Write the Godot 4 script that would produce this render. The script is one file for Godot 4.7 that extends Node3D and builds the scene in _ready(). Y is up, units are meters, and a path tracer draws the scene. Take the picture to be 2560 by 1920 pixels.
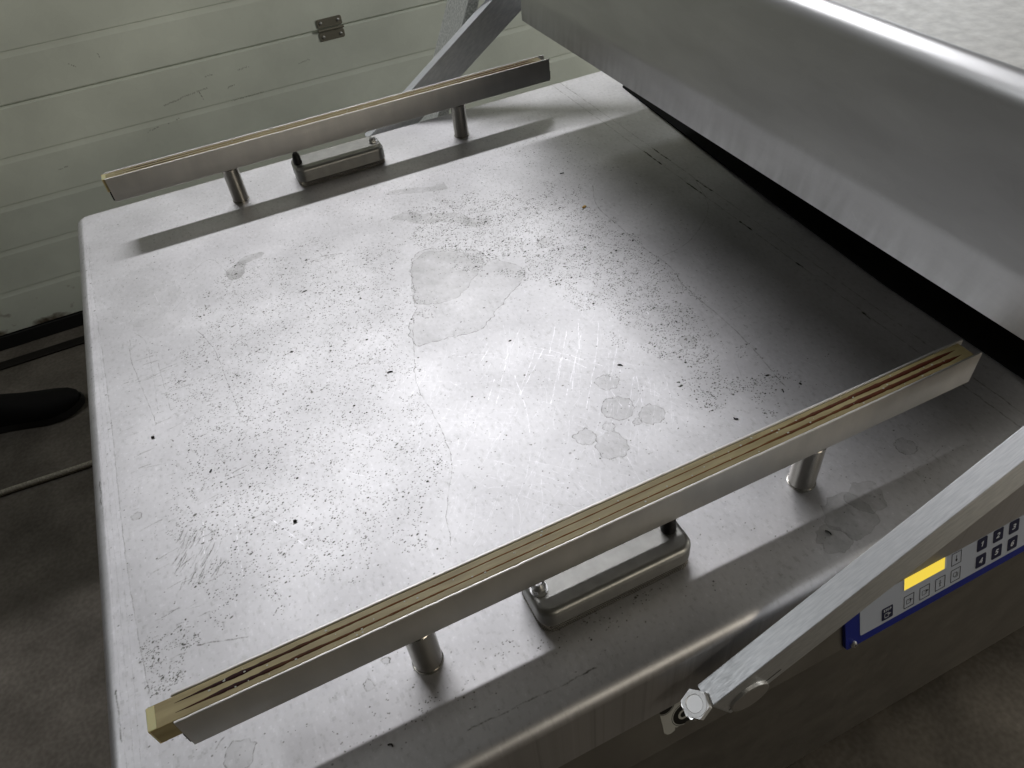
extends Node3D
# A chamber vacuum packing machine beside a sectional door: y = 0 is the steel work plate, x runs along the seal bars, z towards the operator.

const PLATE := Rect2(-0.14, -0.96, 1.40, 1.40)   # the part of the plate (x, z) that its stain texture covers
const TEX := 2048
const SKIRT_Z := 0.398
const FLOOR_Y := -0.9
const DOOR_Z := -2.007
const SLOPE := 0.3229                            # lean of the control band (18.5 degrees)

var rng := RandomNumberGenerator.new()
var M := {}


func _ready() -> void:
	rng.seed = 4711
	# ---- camera
	var cam := Camera3D.new()
	cam.name = "camera"
	cam.transform = Transform3D(Basis(Vector3(0.90191619, -0.0850442, 0.42345563), Vector3(0.35168895, 0.71373692, -0.60571817), Vector3(-0.2507231, 0.69523169, 0.67363998)), Vector3(0.198353, 0.723531, 0.659363))
	cam.fov = 54.729
	cam.near = 0.02
	cam.far = 60.0
	add_child(cam)
	cam.current = true
	# ---- surroundings: the dim hall that the bare metal reflects
	var env := Environment.new()
	env.background_mode = Environment.BG_COLOR
	env.background_color = Color(0.026, 0.025, 0.021).linear_to_srgb()
	env.tonemap_mode = Environment.TONE_MAPPER_LINEAR
	env.tonemap_exposure = 1.0
	env.sdfgi_enabled = true
	env.ssao_enabled = true
	env.ssil_enabled = true
	var we := WorldEnvironment.new()
	we.name = "surroundings"
	we.environment = env
	add_child(we)
	# ---- lamps
	make_materials()
	lamp("long light strip high under the hall roof, beyond the sectional door", Vector3(1.5, 6.0, -5.0), Vector2(5.4, 0.36), [[38.0, 34.0]], Color(0.985, 0.985, 1.0))
	lamp("low batten light fixture in front of the sectional door, right of the machine", Vector3(3.2, 0.85, -1.75), Vector2(1.2, 0.06), [[58.0, 1.4]], Color(0.97, 0.985, 1.0))
	lamp("wide light panel high over the open floor in front of the machine, right", Vector3(2.6, 2.1, 4.5), Vector2(2.4, 0.8), [[-62.0, 5.2]], Color(1.0, 0.96, 0.885))
	lamp("unseen fill light added to the right of the machine to brighten the door", Vector3(5.0, 1.2, 0.42), Vector2(0.5, 1.0), [[0.0, 12.5]], Color(1.0, 0.985, 0.95), 112.0)  # added fill for the door, not a known fixture
	lamp("light fixture high under the hall roof to the left of the machine", Vector3(-5.0, 6.0, -1.8), Vector2(0.5, 1.6), [[0.0, 8.0]], Color(0.98, 0.99, 1.0), -42.0)
	# ---- setting, then the machine, then small things
	make_floor()
	make_door()
	make_machine()
	make_shoe()
	make_cable()
	make_rail()
	make_crumbs()


# ---------------------------------------------------------------- lamps
func lamp(label: String, at: Vector3, size: Vector2, faces: Array, tint: Color, roll := 0.0) -> void:
	var o := thing("lamp_or_fill_light", label, "lamp", at)
	o.rotation_degrees.z = -roll               # tipped towards what it lights
	var st := begin()
	soft_box(st, Vector3(-size.x / 2 - 0.03, 0.026, -size.y / 2 - 0.02), Vector3(size.x / 2 + 0.03, 0.085, size.y / 2 + 0.02), 0.006, 0.005, 2)
	put("housing", st, M.lamp_white, o)
	st = begin()
	soft_box(st, Vector3(-size.x / 2, 0.0, -size.y / 2), Vector3(size.x / 2, 0.025, size.y / 2), 0.012, 0.010, 3)
	var e := StandardMaterial3D.new()
	e.albedo_color = Color(0.8, 0.8, 0.8)
	e.emission_enabled = true
	e.emission = tint
	e.emission_energy_multiplier = 2.0
	put("diffuser", st, e, o)
	for f in faces:                        # the tubes shine to both sides: [tilt towards +z in degrees, energy]
		var l := AreaLight3D.new()
		l.name = "light"
		l.area_size = size
		l.light_energy = f[1]
		l.light_color = tint
		l.shadow_enabled = true
		l.set("area_range", 12.0)
		l.rotation = Vector3(deg_to_rad(-90.0 - f[0]), 0, 0)
		l.position = Vector3(0, -0.03, 0)
		o.add_child(l, true)


# ---------------------------------------------------------------- helpers
func thing(called: String, label: String, category: String, at := Vector3.ZERO, group := "") -> Node3D:
	var o := Node3D.new()
	o.name = numbered(called)
	o.position = at
	tag(o, label, category, group)
	add_child(o)
	return o


func numbered(called: String, parent: Node = self) -> String:
	if not parent.has_node(called):
		return called
	var k := 1
	while parent.has_node("%s_%03d" % [called, k]):
		k += 1
	return "%s_%03d" % [called, k]


func tag(o: Node, label: String, category: String, group := "") -> void:
	o.set_meta("label", label)
	o.set_meta("category", category)
	if group:
		o.set_meta("group", group)


func begin() -> SurfaceTool:
	var st := SurfaceTool.new()
	st.begin(Mesh.PRIMITIVE_TRIANGLES)
	return st


func put(called: String, st: SurfaceTool, m: Material, parent: Node = self, label := "") -> MeshInstance3D:
	var o := MeshInstance3D.new()
	o.name = numbered(called, parent)
	o.mesh = st.commit()
	o.mesh.surface_set_material(0, m)
	if label:
		o.set_meta("label", label)
	parent.add_child(o, true)
	return o


func tri(st: SurfaceTool, a: Array, b: Array, c: Array) -> void:
	var g: Vector3 = (b[0] - a[0]).cross(c[0] - a[0])
	if g.length_squared() < 1e-16:
		return
	var order := [a, b, c] if g.dot(a[1] + b[1] + c[1]) < 0.0 else [a, c, b]
	for v in order:
		st.set_normal(v[1])
		st.set_uv(v[2])
		if v.size() > 3:
			st.set_color(v[3])
		st.add_vertex(v[0])


func quad(st: SurfaceTool, a: Array, b: Array, c: Array, d: Array) -> void:
	tri(st, a, b, c)
	tri(st, a, c, d)


func flat_quad(st: SurfaceTool, a: Vector3, b: Vector3, c: Vector3, d: Vector3, n: Vector3, uvs := []) -> void:
	if uvs.is_empty():
		uvs = [Vector2(0, 0), Vector2(1, 0), Vector2(1, 1), Vector2(0, 1)]
	quad(st, [a, n, uvs[0]], [b, n, uvs[1]], [c, n, uvs[2]], [d, n, uvs[3]])


func loft(st: SurfaceTool, rings: Array, closed := true) -> void:
	for k in rings.size() - 1:
		var p: Array = rings[k]
		var q: Array = rings[k + 1]
		for i in (p.size() if closed else p.size() - 1):
			var j := (i + 1) % p.size()
			quad(st, p[i], p[j], q[j], q[i])


func plan_outline(x0: float, x1: float, z0: float, z1: float, r: float, seg: int) -> Array:
	var out := []
	var cs := [[x1 - r, z1 - r, 0.0], [x0 + r, z1 - r, PI / 2], [x0 + r, z0 + r, PI], [x1 - r, z0 + r, PI * 1.5]]
	for c in cs:
		for k in seg + 1:
			var a: float = c[2] + PI / 2 * k / seg
			out.append([Vector2(c[0] + r * cos(a), c[1] + r * sin(a)), Vector2(cos(a), sin(a))])
	return out


# a box with rounded vertical corners (plan_r) and rounded top and bottom edges
func soft_box(st: SurfaceTool, lo: Vector3, hi: Vector3, plan_r: float, edge_r: float, seg := 4, t := Transform3D(), bottom := true, uvrect := Rect2(), low_r := -1.0, top := true) -> void:
	plan_r = maxf(plan_r, edge_r + 0.0003)
	if low_r < 0.0:
		low_r = edge_r
	var o := plan_outline(lo.x, hi.x, lo.z, hi.z, plan_r, seg)
	var levels := []                       # [inset, y, outward part of normal, upward part]
	if bottom:
		for k in seg + 1:
			var a := PI / 2 * (1.0 - float(k) / seg)
			levels.append([low_r * (1.0 - cos(a)), lo.y + low_r * (1.0 - sin(a)), cos(a), -sin(a)])
	else:
		levels.append([0.0, lo.y, 1.0, 0.0])
	for k in seg + 1:
		var a := PI / 2 * k / seg
		levels.append([edge_r * (1.0 - cos(a)), hi.y - edge_r * (1.0 - sin(a)), cos(a), sin(a)])
	var rings := []
	for l in levels:
		var ring := []
		for p in o:
			var q: Vector2 = p[0] - p[1] * l[0]
			ring.append(vert(t, Vector3(q.x, l[1], q.y), Vector3(p[1].x * l[2], l[3], p[1].y * l[2]), uvrect))
		rings.append(ring)
	loft(st, rings)
	if top:
		cap(st, rings[-1], t, Vector3((lo.x + hi.x) / 2, hi.y, (lo.z + hi.z) / 2), Vector3.UP, uvrect)
	if bottom:
		cap(st, rings[0], t, Vector3((lo.x + hi.x) / 2, lo.y, (lo.z + hi.z) / 2), Vector3.DOWN, uvrect)


func vert(t: Transform3D, p: Vector3, n: Vector3, uvrect: Rect2) -> Array:
	var uv := Vector2(p.z + 0.31 * p.y, p.x)
	if uvrect.size.x > 0.0:
		uv = (Vector2(p.x, p.z) - uvrect.position) / uvrect.size
	return [t * p, (t.basis * n).normalized(), uv]


func cap(st: SurfaceTool, ring: Array, t: Transform3D, c: Vector3, n: Vector3, uvrect: Rect2) -> void:
	var mid := vert(t, c, n, uvrect)
	var nn: Vector3 = mid[1]
	for i in ring.size():
		var a: Array = ring[i].duplicate()
		var b: Array = ring[(i + 1) % ring.size()].duplicate()
		a[1] = nn
		b[1] = nn
		tri(st, mid, a, b)


# turned solid: profile of (radius, height) with sharp corners kept, axis y of t
func lathe(st: SurfaceTool, prof: Array, t: Transform3D, sides := 24) -> void:
	for k in prof.size() - 1:
		var p: Vector2 = prof[k]
		var q: Vector2 = prof[k + 1]
		var d := (q - p).normalized()
		var n2 := Vector2(d.y, -d.x)
		var rings := []
		for r in [p, q]:
			var ring := []
			for i in sides:
				var a := TAU * i / sides
				ring.append(vert(t, Vector3(r.x * cos(a), r.y, r.x * sin(a)), Vector3(n2.x * cos(a), n2.y, n2.x * sin(a)), Rect2()))
			rings.append(ring)
		loft(st, rings)


func tube(st: SurfaceTool, pts: Array, r: float, sides := 8) -> void:
	var rings := []
	for k in pts.size():
		var d: Vector3 = (pts[mini(k + 1, pts.size() - 1)] - pts[maxi(k - 1, 0)]).normalized()
		var u := d.cross(Vector3.UP).normalized()
		var v := u.cross(d)
		var ring := []
		for i in sides:
			var a := TAU * i / sides
			var n := u * cos(a) + v * sin(a)
			ring.append([pts[k] + n * r, n, Vector2(float(i) / sides, k)])
		rings.append(ring)
	loft(st, rings)


# ---------------------------------------------------------------- textures and materials
func noise(freq: float, seed_: int, oct := 4) -> FastNoiseLite:
	var n := FastNoiseLite.new()
	n.noise_type = FastNoiseLite.TYPE_SIMPLEX_SMOOTH
	n.frequency = freq
	n.seed = seed_
	n.fractal_octaves = oct
	return n


func noise_tex(freq: float, seed_: int, c0: Color, c1: Color, oct := 5, size := 512, normal := false, bump := 4.0) -> NoiseTexture2D:
	var t := NoiseTexture2D.new()
	t.width = size
	t.height = size
	t.seamless = true
	t.noise = noise(freq, seed_, oct)
	if normal:
		t.as_normal_map = true
		t.bump_strength = bump
	else:
		var g := Gradient.new()
		g.set_color(0, c0)
		g.set_color(1, c1)
		t.color_ramp = g
	return t


func grey(v: float) -> Color:
	return Color(v, v, v)


func steel(tone: float, rough: float, tint := Color(1, 1, 1)) -> StandardMaterial3D:
	var m := StandardMaterial3D.new()
	m.metallic = 1.0
	m.albedo_color = Color(tone * tint.r, tone * tint.g, tone * tint.b)
	m.roughness = rough
	return m


func plain(c: Color, rough: float, spec := 0.5) -> StandardMaterial3D:
	var m := StandardMaterial3D.new()
	m.albedo_color = c
	m.roughness = rough
	m.metallic_specular = spec
	return m


func triplanar(m: StandardMaterial3D, s: Vector3) -> void:
	m.uv1_triplanar = true
	m.uv1_world_triplanar = false
	m.uv1_scale = s


func make_materials() -> void:
	M.lamp_white = plain(Color(0.8, 0.8, 0.78), 0.5)
	# folded sheet: skirt, cabinet
	M.sheet = steel(1.0, 1.0)
	M.sheet.albedo_texture = noise_tex(0.012, 5, Color(0.56, 0.55, 0.535), Color(0.64, 0.63, 0.61))
	M.sheet.roughness_texture = noise_tex(0.03, 6, grey(0.38), grey(0.50))
	triplanar(M.sheet, Vector3(1.5, 1.5, 1.5))
	# lid: brushed down its sides, run marks along the lower edge
	M.lid = steel(1.0, 1.0)
	M.lid.albedo_texture = ImageTexture.create_from_image(lid_image())
	M.lid.roughness = 0.37
	M.lid.metallic = 0.82
	M.lid_top = steel(1.0, 1.0)
	M.lid_top.metallic = 0.5
	M.lid_top.albedo_texture = noise_tex(0.03, 17, Color(0.82, 0.82, 0.81), Color(0.95, 0.95, 0.94), 6)
	M.lid_top.roughness_texture = noise_tex(0.05, 18, grey(0.50), grey(0.70), 5)
	triplanar(M.lid_top, Vector3(3, 3, 3))
	# arms: coarse brushed aluminium, grain along the arm
	M.arm = steel(1.0, 1.0)
	M.arm.albedo_texture = noise_tex(0.03, 25, Color(0.86, 0.87, 0.88), Color(0.95, 0.955, 0.96))
	M.arm.roughness_texture = noise_tex(0.05, 26, grey(0.48), grey(0.64))
	M.arm.metallic = 1.0
	M.arm.uv1_scale = Vector3(25.0, 2.5, 1.0)
	M.arm.anisotropy_enabled = true
	M.arm.anisotropy = 0.75
	# zinc plated strut
	M.zinc = steel(1.0, 1.0)
	M.zinc.metallic = 0.35
	M.zinc.albedo_texture = noise_tex(0.03, 35, Color(0.66, 0.68, 0.67), Color(0.97, 0.97, 0.96), 5)
	M.zinc.roughness_texture = noise_tex(0.02, 36, grey(0.35), grey(0.75))
	triplanar(M.zinc, Vector3(9, 9, 9))
	# seal bar rail
	M.rail = steel(1.0, 1.0)
	M.rail.albedo_texture = noise_tex(0.01, 45, Color(0.84, 0.835, 0.82), Color(0.90, 0.89, 0.87))
	M.rail.roughness_texture = noise_tex(0.03, 46, grey(0.36), grey(0.48))
	triplanar(M.rail, Vector3(4, 1.2, 4))
	M.rail.metallic = 0.85
	M.post = steel(0.72, 0.24, Color(1.0, 0.98, 0.94))
	M.bolt = steel(0.86, 0.32)
	M.bolt_head = steel(0.95, 0.5)
	M.bolt_head.metallic = 0.75
	M.cover = steel(1.0, 1.0)
	M.cover.albedo_texture = noise_tex(0.012, 55, Color(0.60, 0.60, 0.585), Color(0.67, 0.665, 0.65))
	M.cover.roughness_texture = noise_tex(0.03, 56, grey(0.38), grey(0.48))
	triplanar(M.cover, Vector3(6, 6, 6))
	M.black = plain(Color(0.035, 0.035, 0.035), 0.45)
	M.rubber = plain(Color(0.05, 0.05, 0.05), 0.8)
	M.seam = plain(Color(0.05, 0.045, 0.04), 0.8)
	M.navy = plain(Color(0.03, 0.13, 0.52), 0.35)
	M.silver = plain(Color(0.72, 0.75, 0.81), 0.4)
	M.key = plain(Color(0.06, 0.09, 0.24), 0.35)
	M.print_dark = plain(Color(0.07, 0.08, 0.14), 0.5)
	M.print_white = plain(Color(0.85, 0.87, 0.9), 0.5)
	M.display = StandardMaterial3D.new()
	M.display.albedo_color = Color(0.5, 0.42, 0.1)
	M.display.emission_enabled = true
	M.display.emission = Color(0.95, 0.83, 0.30)
	M.display.emission_energy_multiplier = 0.95
	M.display.roughness = 0.3
	M.plate = steel(1.0, 1.0, Color(1.0, 0.995, 1.0))
	M.plate.albedo_texture = ImageTexture.create_from_image(plate_image())
	M.plate.texture_repeat = false
	var rough := noise(0.006, 61, 5).get_image(1024, 1024)
	rough.adjust_bcs(1.20, 0.012, 1.0)
	M.plate.roughness_texture = ImageTexture.create_from_image(rough)
	# amber glass-fibre tape on the seal bars
	M.tape = plain(Color(1, 1, 1), 0.42, 0.5)
	M.tape.albedo_texture = noise_tex(0.012, 71, Color(0.55, 0.495, 0.335), Color(0.69, 0.635, 0.465), 5)
	M.tape.uv1_triplanar = true
	M.tape.uv1_scale = Vector3(2.0, 9.0, 14.0)
	M.tape_end = plain(Color(0.84, 0.80, 0.60), 0.5)
	M.tape_end.subsurf_scatter_enabled = true
	M.tape_end.subsurf_scatter_strength = 0.3
	M.wire = plain(Color(1, 1, 1), 0.6, 0.3)
	M.wire.vertex_color_use_as_albedo = true
	M.specks = plain(Color(0.75, 0.76, 0.72), 0.6)


func to_px(x: float, z: float) -> Vector2:
	return (Vector2(x, z) - PLATE.position) / PLATE.size * TEX


# the plate's own soiling: dried water marks, specks of dirt, hairline scratches
func plate_image() -> Image:
	var im := noise(0.004, 81, 6).get_image(TEX, TEX)
	im.adjust_bcs(1.0, 0.06, 1.0)
	im.convert(Image.FORMAT_RGB8)
	im.adjust_bcs(1.62, 1.0, 1.0)
	var fine := noise(0.09, 82, 3)
	var blot := noise(0.012, 83, 4)
	# faint mottling and rubbed grime, coarse blocks of 2 px
	for y in range(0, TEX, 3):
		for x in range(0, TEX, 3):
			var v := fine.get_noise_2d(x, y * 0.6)
			var b := blot.get_noise_2d(x, y)
			var d := 0.0
			if v > 0.22:
				d = (v - 0.22) * (0.09 + 0.16 * maxf(b, 0.0))
			elif v < -0.3:
				d = (v + 0.3) * 0.10
			if absf(d) > 0.004:
				for q in 9:
					shade(im, x + q % 3, y + q / 3, -d)
	# lighter rubbed border along the left edge
	var left := [-0.084, -0.739, -0.072, -0.316, -0.069, -0.010, -0.059, 0.182, -0.056, 0.30, -0.092, 0.30, -0.101, -0.289]
	fill(im, left, 0.03, 1.0, 0.0)
	line(im, [-0.083, -0.739, -0.071, -0.316, -0.068, -0.010, -0.058, 0.182], 1.4, -0.10)
	for k in 3:
		line(im, [-0.092 + k * 0.006, -0.80, -0.087 + k * 0.006, -0.2, -0.085 + k * 0.007, 0.3], 1.0, -0.05)
	# dried water marks
	fill(im, [0.431, -0.390, 0.469, -0.425, 0.545, -0.374, 0.554, -0.345, 0.576, -0.316, 0.591, -0.268, 0.537, -0.225, 0.502, -0.199, 0.475, -0.176, 0.432, -0.178, 0.399, -0.184, 0.367, -0.190, 0.376, -0.242, 0.394, -0.264, 0.415, -0.336], -0.035, 9.0, -0.24)
	fill(im, [0.431, -0.390, 0.466, -0.416, 0.512, -0.393, 0.544, -0.347, 0.530, -0.321, 0.498, -0.289, 0.470, -0.270, 0.436, -0.268, 0.404, -0.288, 0.414, -0.331], -0.035, 7.0, -0.12)
	fill(im, [0.452, -0.559, 0.485, -0.561, 0.511, -0.538, 0.563, -0.507, 0.582, -0.474, 0.608, -0.454, 0.601, -0.439, 0.574, -0.442, 0.550, -0.475, 0.521, -0.496, 0.490, -0.511, 0.475, -0.532], -0.07, 6.0, -0.05)
	fill(im, [0.471, -0.652, 0.506, -0.649, 0.553, -0.627, 0.577, -0.625, 0.584, -0.604, 0.565, -0.603, 0.521, -0.622, 0.477, -0.642], -0.06, 6.0, -0.03)
	fill(im, [0.142, -0.526, 0.141, -0.552, 0.159, -0.566, 0.177, -0.581, 0.209, -0.580, 0.209, -0.567, 0.179, -0.559, 0.168, -0.530, 0.156, -0.518], -0.11, 4.0, -0.04)
	var drops := [0.576, 0.022, 0.015, 0.562, 0.071, 0.021, 0.596, 0.103, 0.017, 0.501, 0.096, 0.014, 0.522, 0.124, 0.021, 0.536, 0.095, 0.008, 0.717, 0.007, 0.014, 0.571, 0.104, 0.006, 0.658, -0.331, 0.015, 0.016, 0.286, 0.015, 0.149, 0.279, 0.005, 0.095, -0.467, 0.004, -0.051, -0.066, 0.006, 0.70, 0.345, 0.030, 0.735, 0.335, 0.022, 0.665, 0.36, 0.018, 0.83, 0.30, 0.012, 0.172, 0.262, 0.004]
	for k in range(0, drops.size(), 3):
		var ring := []
		var wob := noise(0.9, 90 + k, 2)
		for i in 26:
			var a := TAU * i / 26.0
			var r: float = drops[k + 2] * (1.0 + 0.25 * wob.get_noise_2d(cos(a) * 2.0, sin(a) * 2.0))
			ring.append(drops[k] + r * cos(a))
			ring.append(drops[k + 1] + r * sin(a))
		fill(im, ring, -0.075 if drops[k + 1] > 0.33 else -0.045, 5.0, -0.05 if drops[k + 1] > 0.33 else -0.17)
	# rings of old film at the left
	for c in [[0.0, -0.56, 0.06], [0.02, -0.50, 0.05]]:
		var ring := []
		for i in 24:
			var a := TAU * i / 24.0
			ring.append(c[0] + c[2] * 0.9 * cos(a))
			ring.append(c[1] + c[2] * 1.5 * sin(a))
		fill(im, ring, -0.014, 14.0, -0.03)
	# fine dark lines
	line(im, [0.070, -0.412, 0.088, -0.349, 0.096, -0.251, 0.100, -0.175], 1.0, -0.20)
	line(im, [-0.031, -0.443, -0.033, -0.393, -0.024, -0.317, -0.011, -0.222], 1.0, -0.20)
	line(im, [-0.022, -0.458, -0.006, -0.408, -0.006, -0.249], 1.0, -0.12)
	line(im, [0.005, -0.359, 0.011, -0.239], 1.0, -0.12)
	line(im, [0.071, -0.571, 0.122, -0.608, 0.145, -0.540], 1.2, -0.14)
	line(im, [0.386, -0.251, 0.366, -0.194, 0.341, -0.110, 0.341, -0.037, 0.337, 0.018, 0.329, 0.057, 0.299, 0.114, 0.284, 0.166], 1.3, -0.18, 1.6)
	line(im, [0.823, -0.454, 0.793, -0.385, 0.792, -0.303, 0.792, -0.235, 0.799, -0.168, 0.797, -0.140, 0.789, -0.102, 0.79, 0.03, 0.775, 0.15], 2.6, -0.11, 0.8)
	line(im, [0.994, -0.370, 0.953, -0.270, 0.868, -0.204, 0.80, -0.19], 1.5, -0.12)
	# worn seam and its slits near the lid
	for x in [0.972, 0.994]:
		line(im, [x, -0.93, x + 0.001, -0.3, x - 0.002, 0.38], 3.0, -0.10)
	for s in [[0.974, -0.513, 0.973, -0.449], [0.995, -0.512, 0.995, -0.450], [0.972, -0.365, 0.974, -0.319], [0.993, -0.365, 0.994, -0.315], [0.973, -0.207, 0.973, -0.175], [0.972, -0.064, 0.973, -0.048], [0.970, 0.080, 0.969, 0.099]]:
		line(im, s, 4.0, -0.55)
	# pale knife scratches
	for s in [[0.572, -0.126, 0.534, -0.072], [0.582, -0.108, 0.518, -0.015], [0.594, -0.085, 0.515, 0.016], [0.629, -0.095, 0.587, -0.030, 0.524, 0.053], [0.628, -0.038, 0.581, 0.021], [0.603, -0.111, 0.576, -0.058], [0.531, -0.085, 0.460, -0.016], [0.526, -0.149, 0.471, -0.091], [0.514, -0.103, 0.549, -0.064, 0.587, -0.009], [0.508, -0.091, 0.544, -0.055, 0.566, -0.018], [0.544, -0.055, 0.489, 0.020], [0.519, -0.089, 0.458, -0.017], [0.470, -0.056, 0.455, 0.013, 0.440, 0.053], [0.613, 0.030, 0.577, 0.077], [0.616, 0.032, 0.596, 0.079], [0.572, 0.036, 0.569, 0.072], [0.442, -0.063, 0.417, -0.028], [0.562, -0.045, 0.527, 0.010], [0.471, -0.087, 0.424, -0.017], [0.437, -0.104, 0.465, -0.131], [0.104, 0.026, 0.134, 0.089], [0.061, 0.008, 0.057, 0.053, 0.056, 0.092], [0.025, -0.017, 0.019, 0.036], [0.719, -0.181, 0.718, -0.124], [0.718, -0.124, 0.703, -0.073]]:
		line(im, s, 1.3, 0.12)
	for k in 320:
		var x := rng.randf_range(0.30, 0.66)
		var z := rng.randf_range(-0.17, 0.14)
		var a := rng.randf_range(1.9, 2.6) if k % 3 else rng.randf_range(0.4, 1.2)
		var l := rng.randf_range(0.02, 0.10)
		line(im, [x, z, x + l * 0.5 * cos(a) + 0.003, z + l * 0.5 * sin(a), x + l * cos(a), z + l * sin(a)], 1.0, rng.randf_range(0.02, 0.065))
	for k in 90:                           # short hairlines anywhere
		var x := rng.randf_range(-0.09, 0.9)
		var z := rng.randf_range(-0.88, 0.36)
		var a := rng.randf_range(0.0, TAU)
		var l := rng.randf_range(0.01, 0.06)
		line(im, [x, z, x + l * cos(a), z + l * sin(a)], 1.0, rng.randf_range(-0.12, 0.10))
	# smudges and drag marks
	for s in [[-0.048, 0.152, -0.016, 0.154], [-0.006, 0.150, 0.048, 0.168], [-0.089, 0.161, -0.088, 0.221], [-0.092, -0.15, -0.090, -0.09], [-0.010, 0.041, 0.008, 0.030], [0.022, 0.071, 0.040, 0.057], [-0.004, 0.271, 0.007, 0.262], [0.22, 0.365, 0.36, 0.368], [0.27, -0.51, 0.33, -0.50], [0.28, -0.50, 0.34, -0.495]]:
		line(im, s, 2.0, -0.17, 1.5)
	for k in 110:
		var x := rng.randf_range(-0.06, 0.10)
		var z := rng.randf_range(-0.40, 0.12)
		var l := rng.randf_range(0.004, 0.03)
		line(im, [x, z, x + l, z - l * rng.randf_range(-0.1, 0.25)], rng.randf_range(1.0, 2.0), rng.randf_range(-0.16, -0.05))
	for k in 60:                           # wiped arcs near the front left corner
		var x := rng.randf_range(-0.02, 0.035)
		var z := rng.randf_range(0.0, 0.08)
		line(im, [x, z, x + 0.006, z - 0.007, x + 0.010, z - 0.016], rng.randf_range(1.0, 2.0), rng.randf_range(-0.22, -0.08))
	specks(im, [0.134, -0.601, 0.452, -0.469, 0.375, -0.19, 0.319, -0.050, 0.323, 0.045, 0.272, 0.160, 0.035, 0.133, -0.020, -0.060, 0.041, -0.319], 8500, 0.60)
	specks(im, [0.510, -0.580, 0.801, -0.469, 0.799, -0.183, 0.752, 0.042, 0.775, 0.195, 0.690, 0.136, 0.645, -0.060, 0.618, -0.258, 0.457, -0.432], 9500, 0.64)
	specks(im, [0.30, -0.70, 0.90, -0.70, 0.86, -0.45, 0.45, -0.45], 1600, 0.55)
	specks(im, [-0.10, -0.88, 0.9, -0.88, 0.9, 0.37, -0.10, 0.37], 3200, 0.5)
	specks(im, [0.38, -0.17, 0.63, -0.2, 0.66, 0.17, 0.33, 0.17], 60, 0.8)
	specks(im, [-0.066, 0.11, -0.01, 0.11, 0.0, 0.19, -0.066, 0.19], 420, 0.4)
	specks(im, [0.10, 0.30, 0.5, 0.30, 0.5, 0.34, 0.10, 0.34], 160, 0.6)
	return im


# the lid's own marks: runs dried along the lower band, light handling scratches above
func lid_image() -> Image:
	var w := 2048
	var h := 512
	var im := noise(0.006, 141, 4).get_image(w, h)
	im.adjust_bcs(1.0, 0.05, 1.0)
	im.convert(Image.FORMAT_RGB8)
	im.adjust_bcs(1.66, 1.0, 1.0)
	var cols := noise(0.09, 142, 5)
	var wide := noise(0.006, 143, 3)
	for x in w:
		var a := cols.get_noise_1d(x)
		var b := wide.get_noise_1d(x)
		var reach := h * clampf(0.26 + 0.12 * wide.get_noise_2d(x * 2.0, 30.0), 0.06, 0.5)
		for y in int(reach):
			var v := (a * 0.02 + 0.05 * cols.get_noise_2d(x + y * 0.06, y * 0.05) + b * 0.03) * (1.0 - y / reach)
			if absf(v) > 0.004:
				shade(im, x, y, v)
	for k in 120:
		var p := Vector2(rng.randf() * w, rng.randf() * h)
		var d := Vector2.from_angle(rng.randf() * TAU)
		var n := int(rng.randf_range(4, 40))
		for i in n:
			shade(im, int(p.x + d.x * i), int(p.y + d.y * i), rng.randf_range(-0.04, 0.06))
	return im


func shade(im: Image, x: int, y: int, d: float) -> void:
	if x < 0 or y < 0 or x >= im.get_width() or y >= im.get_height():
		return
	var c := im.get_pixel(x, y)
	im.set_pixel(x, y, Color(clampf(c.r + d, 0.04, 0.96), clampf(c.g + d, 0.04, 0.96), clampf(c.b + d * 1.05, 0.04, 0.96)))


func curve(pts: PackedVector2Array, closed: bool, step := 4.0) -> PackedVector2Array:
	var out := PackedVector2Array()
	var n := pts.size()
	for i in (n if closed else n - 1):
		var p0: Vector2 = pts[(i - 1 + n) % n] if closed or i > 0 else pts[0]
		var p1 := pts[i]
		var p2 := pts[(i + 1) % n]
		var p3: Vector2 = pts[(i + 2) % n] if closed or i + 2 < n else p2
		var k := maxi(2, int(p1.distance_to(p2) / step))
		for j in k:
			out.append(p1.cubic_interpolate(p2, p0, p3, float(j) / k))
	if not closed:
		out.append(pts[n - 1])
	return out


func pixels(a: Array) -> PackedVector2Array:
	var p := PackedVector2Array()
	for i in range(0, a.size(), 2):
		p.append(to_px(a[i], a[i + 1]))
	return p


# a stroke that breaks up along its length
func line(im: Image, a: Array, width: float, d: float, jitter := 0.8) -> void:
	var nz := noise(0.05, rng.randi() % 1000, 3)
	var pts := curve(pixels(a), false, 1.0)
	for i in pts.size():
		var s := nz.get_noise_1d(i * 1.0)
		var p := pts[i] + Vector2(nz.get_noise_2d(i * 0.5, 50.0), nz.get_noise_2d(i * 0.5, 90.0)) * jitter * 2.0
		var k := d * clampf(0.75 + s * 1.3, 0.0, 1.2) * minf(1.0, minf(i, pts.size() - 1 - i) / 8.0 + 0.3)
		var w := width * (0.9 + 0.5 * s)
		var h := int(ceil(w / 2.0))
		for y in range(-h, h + 1):
			for x in range(-h, h + 1):
				var f := clampf(w / 2.0 + 0.5 - Vector2(x, y).length(), 0.0, 1.0)
				if f > 0.0:
					shade(im, int(p.x) + x, int(p.y) + y, k * f / maxf(1.0, w * 0.8))


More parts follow.
